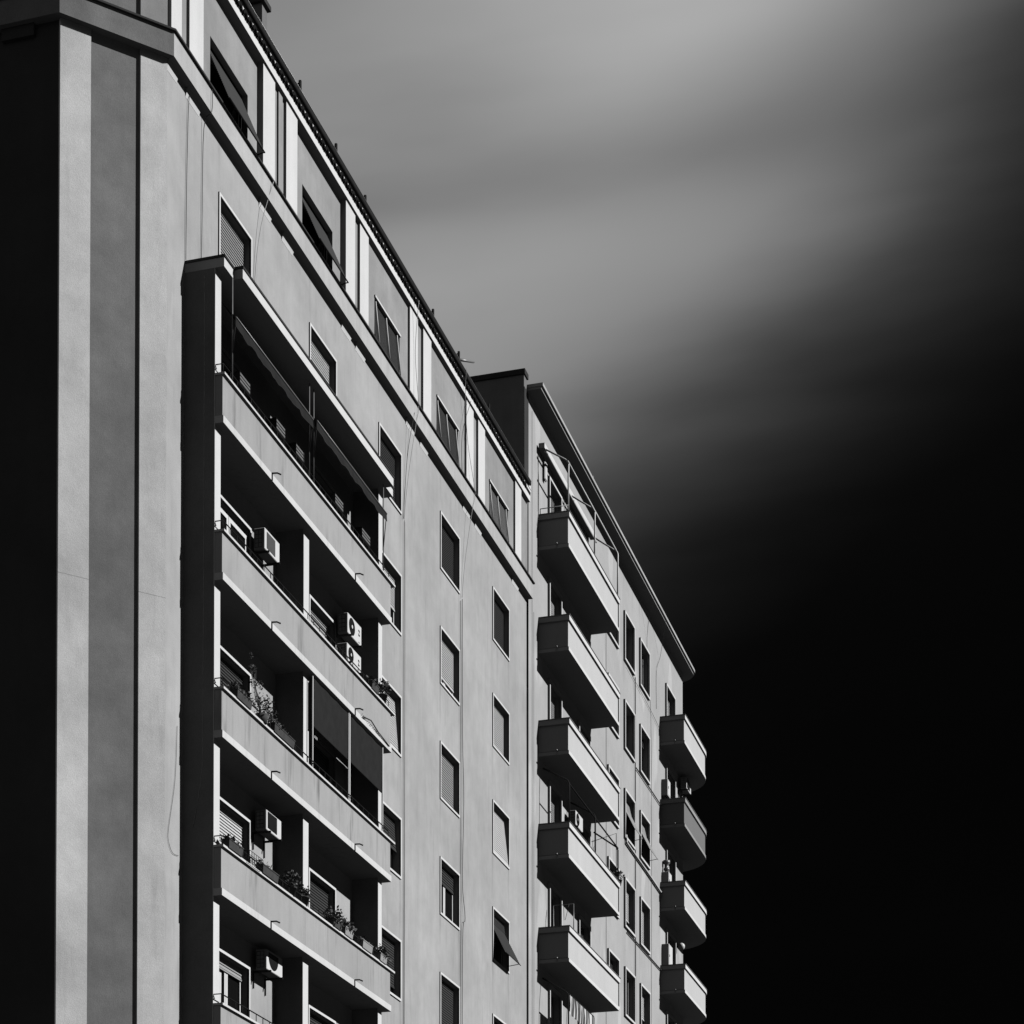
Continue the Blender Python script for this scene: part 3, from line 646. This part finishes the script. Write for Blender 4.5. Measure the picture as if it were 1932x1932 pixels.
# thin frame on the fifth balcony
t = thing('drying_rack', (0.4, 72.5, 22.4), 'thin metal drying frame standing on the fifth boxy balcony', 'drying rack')
mb = MB(); mb.tube([(0.25, 72.55, 22.2), (0.25, 72.55, 23.45), (0.95, 72.55, 23.45), (0.95, 72.55, 22.3)], 0.018); mb.build('end_frame', 'grey_metal', t)
mb = MB(); mb.tube([(0.6, 72.5, 23.45), (0.62, 72.5, 22.9)], 0.008); mb.tube([(0.8, 72.5, 23.45), (0.66, 72.5, 22.9)], 0.008); mb.build('hanging_line', 'cable_dark', t)

# ================================================================== BOXES, BOILERS, LAMPS ON THE FAR BUILDING
def cabinet(name, y0, y1, z0, z1, x1, label, cat, flue=False):
    t = thing(name, (0.0, (y0 + y1) / 2, z0), label, cat)
    mb = MB(); mb.box(0.005, x1, y0, y1, z0, z1); mb.build('casing', 'plastic_white', t, bevel=0.01)
    mb = MB(); mb.box(x1 + 0.001, x1 + 0.008, y0 + 0.05, y1 - 0.05, z0 + 0.05, z1 - 0.05); mb.build('door', 'white_metal', t)
    mb = MB(); mb.box(x1 + 0.009, x1 + 0.02, y0 + 0.08, y0 + 0.12, (z0 + z1) / 2 - 0.05, (z0 + z1) / 2 + 0.05); mb.build('handle', 'dark_metal', t)
    if flue:
        cx, cy = x1 * 0.5, (y0 + y1) / 2
        mb = MB(); mb.lathe([(0.0, z1), (0.09, z1), (0.09, z1 + 0.12), (0.13, z1 + 0.16), (0.13, z1 + 0.22), (0.09, z1 + 0.26), (0.09, z1 + 0.40), (0.15, z1 + 0.44), (0.15, z1 + 0.56), (0.0, z1 + 0.58)], cx, cy); mb.build('flue', 'grey_metal', t)
    else:
        mb = MB()
        for i in range(4): mb.tube([(x1 * 0.5, y0 + (y1 - y0) * (i + 0.5) / 4, z0), (x1 * 0.5, y0 + (y1 - y0) * (i + 0.5) / 4, z0 - 0.14)], 0.018)
        mb.build('pipe_stub', 'dark_metal', t)
    return t
cabinet('boiler', 90.95, 91.5, 33.35, 34.05, 0.28, 'white wall boiler below the top rounded balcony', 'boiler')
cabinet('boiler', 90.95, 91.55, 29.3, 30.05, 0.32, 'white boiler with ribbed flue on the third rounded balcony', 'boiler', True)
cabinet('cabinet', 90.95, 91.7, 25.95, 26.95, 0.32, 'plain pale cabinet on the fourth rounded balcony', 'cabinet')
t = thing('globe_lamp', (0.1, 94.0, 27.6), 'round white globe lamp under the third rounded balcony', 'lamp')
mb = MB(); mb.lathe([(0.001, 27.46)] + [(0.16 * math.sin(math.pi * i / 10), 27.62 - 0.16 * math.cos(math.pi * i / 10)) for i in range(1, 10)] + [(0.001, 27.78)], 0.22, 94.0, 16); mb.build('globe', 'plastic_white', t)
mb = MB(); mb.tube([(0.0, 94.0, 27.62), (0.08, 94.0, 27.62)], 0.04, 8); mb.build('wall_mount', 'dark_metal', t)

# ================================================================== PLANTS
def leaves(mb, c, r, n, size, rnd, up=0.4):
    for i in range(n):
        th = rnd.uniform(0, 6.283); ph = rnd.uniform(-up, 1.2); rr = r * (0.35 + 0.65 * rnd.random())
        p = Vector((c[0] + rr * math.cos(th) * math.cos(ph) * 0.8, c[1] + rr * math.sin(th) * math.cos(ph), c[2] + rr * math.sin(ph)))
        a = Vector((rnd.uniform(-1, 1), rnd.uniform(-1, 1), rnd.uniform(-0.6, 1))).normalized(); b = a.cross(Vector((rnd.uniform(-1, 1), rnd.uniform(-1, 1), rnd.uniform(-1, 1)))).normalized()
        s = size * rnd.uniform(0.6, 1.3)
        mb.quad(tuple(p), tuple(p + a * s * 0.5 + b * s * 0.35), tuple(p + a * s), tuple(p + a * s * 0.5 - b * s * 0.35))
def planter(y, zc, wd, label, seed, kind='box', leafn=70, lr=0.22, x=0.90, pale=False):
    t = thing('flower_box' if kind == 'box' else 'potted_plant', (x, y, zc), label, 'planter' if kind == 'box' else 'plant')
    rnd = random.Random(seed); mb = MB()
    if kind == 'box':
        n = len(mb.v); h = 0.17; mb.v += [(x - 0.08, y - wd / 2 + 0.02, zc), (x + 0.08, y - wd / 2 + 0.02, zc), (x + 0.08, y + wd / 2 - 0.02, zc), (x - 0.08, y + wd / 2 - 0.02, zc), (x - 0.10, y - wd / 2, zc + h), (x + 0.10, y - wd / 2, zc + h), (x + 0.10, y + wd / 2, zc + h), (x - 0.10, y + wd / 2, zc + h)]
        mb.f += [(3, 2, 1, 0), (4, 5, 6, 7), (0, 1, 5, 4), (1, 2, 6, 5), (2, 3, 7, 6), (3, 0, 4, 7)]
        mb.box(x - 0.11, x + 0.11, y - wd / 2 - 0.01, y + wd / 2 + 0.01, zc + h + 0.001, zc + h + 0.025)
        mb.build('pot', 'pot_pale' if pale else 'terracotta', t); top = zc + h + 0.02
        mb = MB(); k = max(1, int(wd / 0.16))
        for i in range(k): leaves(mb, (x, y - wd / 2 + wd * (i + 0.5) / k, top), lr, 2 * leafn // k, 0.085, rnd)
    else:
        mb.lathe([(0.001, zc), (0.08, zc), (0.12, zc + 0.18), (0.13, zc + 0.18), (0.13, zc + 0.21), (0.001, zc + 0.205)], x, y, 14); mb.build('pot', 'pot_pale' if pale else 'terracotta', t); top = zc + 0.2
        mb = MB(); leaves(mb, (x, y, top + lr * 0.4), lr, 2 * leafn, 0.085, rnd)
        for i in range(5): mb.tube([(x, y, top - 0.05), (x + rnd.uniform(-lr, lr) * 0.5, y + rnd.uniform(-lr, lr) * 0.7, top + lr)], 0.006, 4)
    mb.build('foliage', 'leaf', t); return t
L1, L2, L3, L4, L5 = LEV
planter(43.55, L4, 0.75, 'long dark flower box at the left corner of fourth loggia coping', 11, leafn=60, lr=0.13)
planter(45.50, L4, 0.9, 'dark flower box hanging next to the empty wire rack', 12, leafn=40, lr=0.10, pale=False)
planter(46.95, L4, 0.3, 'bushy potted plant left of the middle pier of fourth loggia', 13, 'pot', 110, 0.30)
planter(47.75, L4, 0.3, 'small potted plant in front of the middle white pier', 14, 'pot', 60, 0.20)
planter(49.72, L4, 0.55, 'flowering box right of the middle pier of fourth loggia', 15, leafn=150, lr=0.30)
planter(50.52, L4, 0.55, 'pale flower box with curly plants, second right of middle pier', 16, leafn=110, lr=0.25, pale=True)
planter(51.85, L4, 0.7, 'pale flower box with low leaves near right pier of fourth loggia', 17, leafn=40, lr=0.12, pale=True)
planter(53.05, L4, 0.5, 'leafy flower box at the right end of fourth loggia coping', 18, leafn=130, lr=0.25, pale=True)
planter(53.2, L2, 0.3, 'dark leafy plant at the right end of second loggia coping', 19, 'pot', 90, 0.27)
planter(52.4, L2, 0.5, 'low dark flower box below the stacked air conditioners', 20, leafn=80, lr=0.14)
planter(44.0, L3, 0.8, 'low bushy flower box at the left end of third loggia', 21, leafn=160, lr=0.18)
planter(46.3, L3, 1.2, 'long dark flower box left of the middle pier of third loggia', 23, leafn=90, lr=0.16)
# tall climbing plant on the third loggia
t = thing('climbing_plant', (0.88, 45.1, L3), 'tall feathery climbing plant against lit wall of third loggia', 'plant')
rnd = random.Random(5); mb = MB(); mb.lathe([(0.001, L3), (0.12, L3), (0.15, L3 + 0.2), (0.001, L3 + 0.2)], 0.88, 45.2, 14); mb.build('pot', 'terracotta', t)
mb = MB()
for i in range(6): mb.tube([(0.88, 45.2, L3 + 0.15), (0.88, 45.1 - 0.06 * i, L3 + 0.5), (0.85, 44.85 - 0.09 * (i % 4) + 0.02 * i, L3 + 0.75 + 0.09 * i)], 0.007, 4)
mb.build('stems', 'leaf', t)
mb = MB(); leaves(mb, (0.88, 45.25, L3 + 0.35), 0.36, 240, 0.06, rnd); leaves(mb, (0.88, 45.65, L3 + 0.25), 0.28, 160, 0.06, rnd); leaves(mb, (0.86, 44.95, L3 + 0.75), 0.20, 110, 0.05, rnd); leaves(mb, (0.86, 44.75, L3 + 1.05), 0.13, 60, 0.045, rnd); leaves(mb, (0.86, 44.65, L3 + 1.3), 0.08, 30, 0.04, rnd); mb.build('foliage', 'leaf', t)
# wire rack and baskets
def rack(y0, y1, zc, label, x=0.93):
    t = thing('wire_rack', (x, (y0 + y1) / 2, zc), label, 'rack'); mb = MB()
    for z in (zc + 0.02, zc + 0.14, zc + 0.24): mb.tube([(x - 0.1, y0, z), (x + 0.1, y0, z), (x + 0.1, y1, z), (x - 0.1, y1, z), (x - 0.1, y0, z)], 0.008, 4)
    mb.build('hoop', 'dark_metal', t); mb = MB(); n = 6
    for i in range(n + 1):
        y = y0 + (y1 - y0) * i / n
        mb.tube([(x + 0.1, y, zc + 0.02), (x + 0.1, y, zc + 0.24)], 0.006, 4); mb.tube([(x - 0.1, y, zc + 0.02), (x - 0.1, y, zc + 0.24)], 0.006, 4)
    mb.build('upright', 'dark_metal', t)
rack(44.2, 44.95, L4, 'empty black wire flower rack on the fourth loggia coping')
for i, (a, b, lab) in enumerate(((44.1, 44.65, 'leftmost pale crate just above the top loggia coping'), (46.2, 46.7, 'second pale crate above top loggia coping, left of posts'), (47.4, 47.88, 'third pale crate above top loggia coping, beside the posts'), (49.96, 50.5, 'pale slatted crate right of the posts on top loggia'), (51.87, 52.45, 'rightmost wire basket with dry plants on top loggia'))):
    t = thing('crate', (0.62, (a + b) / 2, 27.1), lab, 'crate')
    for j in range(3):
        mb = MB(); z = 27.12 + j * 0.08; mb.box(0.56, 0.575, a, b, z, z + 0.05); mb.box(0.80, 0.815, a, b, z, z + 0.05); mb.build('slat', 'plastic_grey', t)
    mb = MB(); mb.box(0.56, 0.815, a, b, 27.09, 27.112); mb.box(0.56, 0.815, a - 0.012, a - 0.001, 27.1, 27.36); mb.box(0.56, 0.815, b + 0.001, b + 0.012, 27.1, 27.36); mb.build('crate_body', 'dark_metal', t)
    mb = MB(); mb.box(0.02, 0.56, (a + b) / 2 - 0.02, (a + b) / 2 + 0.02, 27.05, 27.085); mb.build('support_arm', 'dark_metal', t)
planter(79.0, 25.94, 0.3, 'straggly potted plant at the right end of fourth boxy balcony', 33, 'pot', 60, 0.28, x=1.0)
# shrub on fourth boxy balcony
t = thing('bare_shrub', (0.55, 76.2, 25.1), 'bare twiggy shrub behind fourth boxy balcony parapet', 'plant')
rnd = random.Random(8); mb = MB(); mb.lathe([(0.001, 24.9), (0.15, 24.9), (0.2, 25.25), (0.001, 25.25)], 0.55, 76.2, 12); mb.build('pot', 'terracotta', t); mb = MB()
for i in range(26):
    a = rnd.uniform(0, 6.28); h = rnd.uniform(0.8, 1.75); s = rnd.uniform(0.1, 0.55)
    mb.tube([(0.55, 76.2, 25.2), (0.55 + 0.3 * s * math.cos(a), 76.2 + 0.4 * s * math.sin(a), 25.2 + h * 0.5), (0.55 + 0.6 * s * math.cos(a), 76.2 + s * math.sin(a), 25.2 + h)], 0.006, 4)
mb.build('twigs', 'cable_dark', t)
# dead branch hooked on the second slab edge
mb = MB(); rnd = random.Random(2)
mb.tube([(0.95, 51.6, 22.36), (0.98, 52.1, 22.44), (0.95, 52.7, 22.37), (0.94, 53.6, 22.31)], 0.016, 5)
for i in range(16): y = 51.4 + 0.11 * i; mb.tube([(0.96, y + 0.1, 22.41 - 0.006 * i), (0.945, y + rnd.uniform(-0.1, 0.1), 22.34)], 0.006, 4)
tag(mb.build('dry_branch', 'terracotta'), 'dry twiggy branch caught on slab edge above the roller screens', 'branch')

# ================================================================== CABLES, PIPES, ROOF POLES
def cable(pts, label, r=0.008, mat='cable_dark', name='cable', cat='cable'):
    # smooth through the points
    P = [Vector(p) for p in pts]; out_ = []
    for i in range(len(P) - 1):
        p0, p1, p2, p3 = P[max(i - 1, 0)], P[i], P[i + 1], P[min(i + 2, len(P) - 1)]
        for s in range(5):
            u = s / 5; out_.append(tuple(0.5 * ((2 * p1) + (p2 - p0) * u + (2 * p0 - 5 * p1 + 4 * p2 - p3) * u * u + (3 * p1 - p0 - 3 * p2 + p3) * u ** 3)))
    out_.append(tuple(P[-1])); mb = MB(); mb.tube(out_, r, 5); return tag(mb.build(name, mat), label, cat)
cable([(0.05, 43.08, 33.1), (0.03, 43.05, 32.6), (0.03, 42.98, 31.0), (0.03, 42.95, 29.32)], 'thin dark cable dropping from cornice to left end of loggia roof')
cable([(0.235, 43.86, 33.62), (0.225, 43.85, 33.12), (0.05, 43.82, 32.75), (0.03, 43.78, 30.5), (0.03, 43.75, 29.32)], 'thin dark cable hanging left of the top-left window')
cable([(0.26, 47.3, 33.62), (0.1, 46.95, 32.4), (0.04, 46.72, 31.0), (0.04, 46.66, 29.32)], 'pale slack cable hanging just right of the top-left window', mat='cable_light')
cable([(0.28, 57.9, 36.6), (0.14, 58.0, 35.2), (0.24, 58.0, 33.66), (0.2, 57.9, 33.1), (0.08, 57.6, 31.5), (0.05, 57.3, 30.1)], 'pale cable crossing the cornice towards the third window corner', mat='cable_light')
cable([(0.22, 57.7, 33.3), (0.06, 57.55, 32.0), (0.04, 57.28, 30.12)], 'dark cable from cornice to the third window corner')
cable([(0.30, 62.3, 36.95), (0.17, 62.6, 36.2), (0.13, 63.0, 35.0), (0.24, 63.35, 33.66), (0.20, 63.2, 33.0), (0.08, 62.9, 31.4), (0.05, 62.66, 30.12)], 'long slack cable from gutter past cornice to the fourth window', mat='cable_light')
cable([(0.04, 57.36, 30.1), (0.03, 57.36, 26.0), (0.035, 57.38, 20.0), (0.03, 57.36, 12.0)], 'vertical dark cable running down beside the third window column')
cable([(0.03, 57.46, 30.1), (0.03, 57.46, 22.0), (0.03, 57.44, 12.0)], 'vertical pale cable beside third window column, right of the dark one', mat='cable_light', r=0.007)
cable([(0.04, 62.72, 30.1), (0.03, 62.78, 26.0), (0.05, 62.85, 24.0), (0.04, 62.74, 21.5), (0.06, 62.95, 20.4), (0.04, 62.76, 19.5), (0.04, 62.74, 13.0)], 'wavy dark cable running down right of the fourth window column', r=0.010)
cable([(0.03, 62.60, 30.0), (0.03, 62.62, 20.0), (0.03, 62.60, 13.0)], 'straight dark conduit down the right edge of fourth window column', r=0.010)
cable([(0.22, 63.0, 36.3), (0.12, 62.45, 35.0), (0.12, 62.45, 33.75)], 'dark drop cable at the attic between fourth and fifth windows')
cable([(0.02, 42.62, 19.0), (0.02, 42.52, 17.8), (0.02, 42.22, 16.7), (0.02, 42.20, 16.4), (0.02, 42.40, 16.2), (0.02, 42.70, 16.22)], 'thin cable looping on the wall left of fourth loggia', r=0.005)
cable([(0.47, 42.96, 28.9), (0.47, 42.96, 24.0), (0.46, 42.96, 19.0), (0.42, 42.96, 17.9), (0.24, 42.95, 16.9)], 'pale cable running down the dark side of the loggia bay', mat='cable_light', r=0.007)
cable([(0.55, 87.2, 40.3), (0.05, 88.0, 39.0), (0.03, 88.8, 36.0), (0.03, 88.9, 30.0), (0.03, 88.8, 20.0)], 'thin cable from eave down right of the tall narrow windows')
cable([(0.55, 89.4, 40.3), (0.1, 90.4, 39.2), (0.03, 89.9, 38.3), (0.03, 89.9, 36.7)], 'slack cable from eave to the top rounded balcony')
cable([(0.03, 81.0, 36.4), (0.03, 81.0, 30.0), (0.03, 80.95, 20.0)], 'vertical dark cable between boxy balconies and narrow windows')
cable([(0.05, 84.4, 36.40), (0.05, 88.6, 36.2), (0.05, 90.6, 36.0)], 'thin horizontal wire running to the top rounded balcony')
cable([(0.05, 85.85, 36.5), (0.05, 85.85, 30.0), (0.05, 85.84, 20.0)], 'straight vertical conduit between the two tall window columns', r=0.022, name='conduit', cat='conduit')
cable([(0.05, 86.0, 32.85), (0.05, 88.6, 32.84), (0.05, 90.66, 32.82)], 'dark horizontal conduit ending at the second rounded balcony', r=0.025, name='conduit', cat='conduit')
cable([(0.05, 84.4, 25.72), (0.05, 87.5, 25.73), (0.05, 90.66, 25.74)], 'dark horizontal conduit ending at the fourth rounded balcony', r=0.030, name='conduit', cat='conduit')
cable([(0.07, 84.1, 29.52), (0.07, 84.25, 29.30), (0.07, 84.5, 29.24), (0.07, 88.0, 29.15), (0.07, 90.66, 29.05)], 'white drain pipe sloping along wall to the third rounded balcony', r=0.05, mat='white_metal', name='drain_pipe', cat='pipe')
cable([(0.03, 70.55, 39.8), (0.03, 70.55, 30.0), (0.03, 70.55, 10.0)], 'thin straight cable on far building beside the joint', r=0.006)
cable([(0.03, 70.75, 33.0), (0.03, 70.76, 24.0), (0.03, 70.75, 10.0)], 'second thin cable on far building beside the joint', r=0.006)
cable([(0.03, 71.35, 38.8), (0.03, 71.30, 37.0), (0.03, 71.32, 36.7)], 'short dark cable left of the top boxy balcony')
def pole(x, y, z0, z1, label, arm=None):
    t = thing('roof_pole', (x, y, z0), label, 'pole')
    mb = MB(); mb.tube([(x, y, z0), (x, y, z1)], 0.04, 6); mb.build('post', 'dark_metal', t)
    mb = MB(); mb.tube([(x, y, z1 - 0.06), (x - 0.35, y, z1 - 0.10)], 0.02, 5); mb.build('hook', 'dark_metal', t)
    if arm: mb = MB(); mb.tube([(x, y, z1 - 0.25), (x + arm[0], y + arm[1], z1 + arm[2])], 0.04, 6); mb.build('boom', 'grey_metal', t)
pole(-0.2, 50.1, 36.8, 37.95, 'short dark pole above eave, nearest to chimney')
pole(-0.2, 52.6, 36.8, 37.90, 'short dark pole above eave, second from chimney')
pole(-0.2, 54.8, 36.8, 37.85, 'short grey pole above eave, third from chimney')
pole(-0.2, 60.6, 36.8, 37.90, 'short grey pole with hook above the middle of eave')
pole(-0.2, 63.1, 36.8, 37.95, 'forked aerial mast above eave near the far building', (0.2, 0.9, 0.12))
pole(-0.3, 66.6, 36.8, 38.1, 'dark pole above eave against the far building party wall')

for o in scene.objects:
    if '_base' in o: del o['_base']
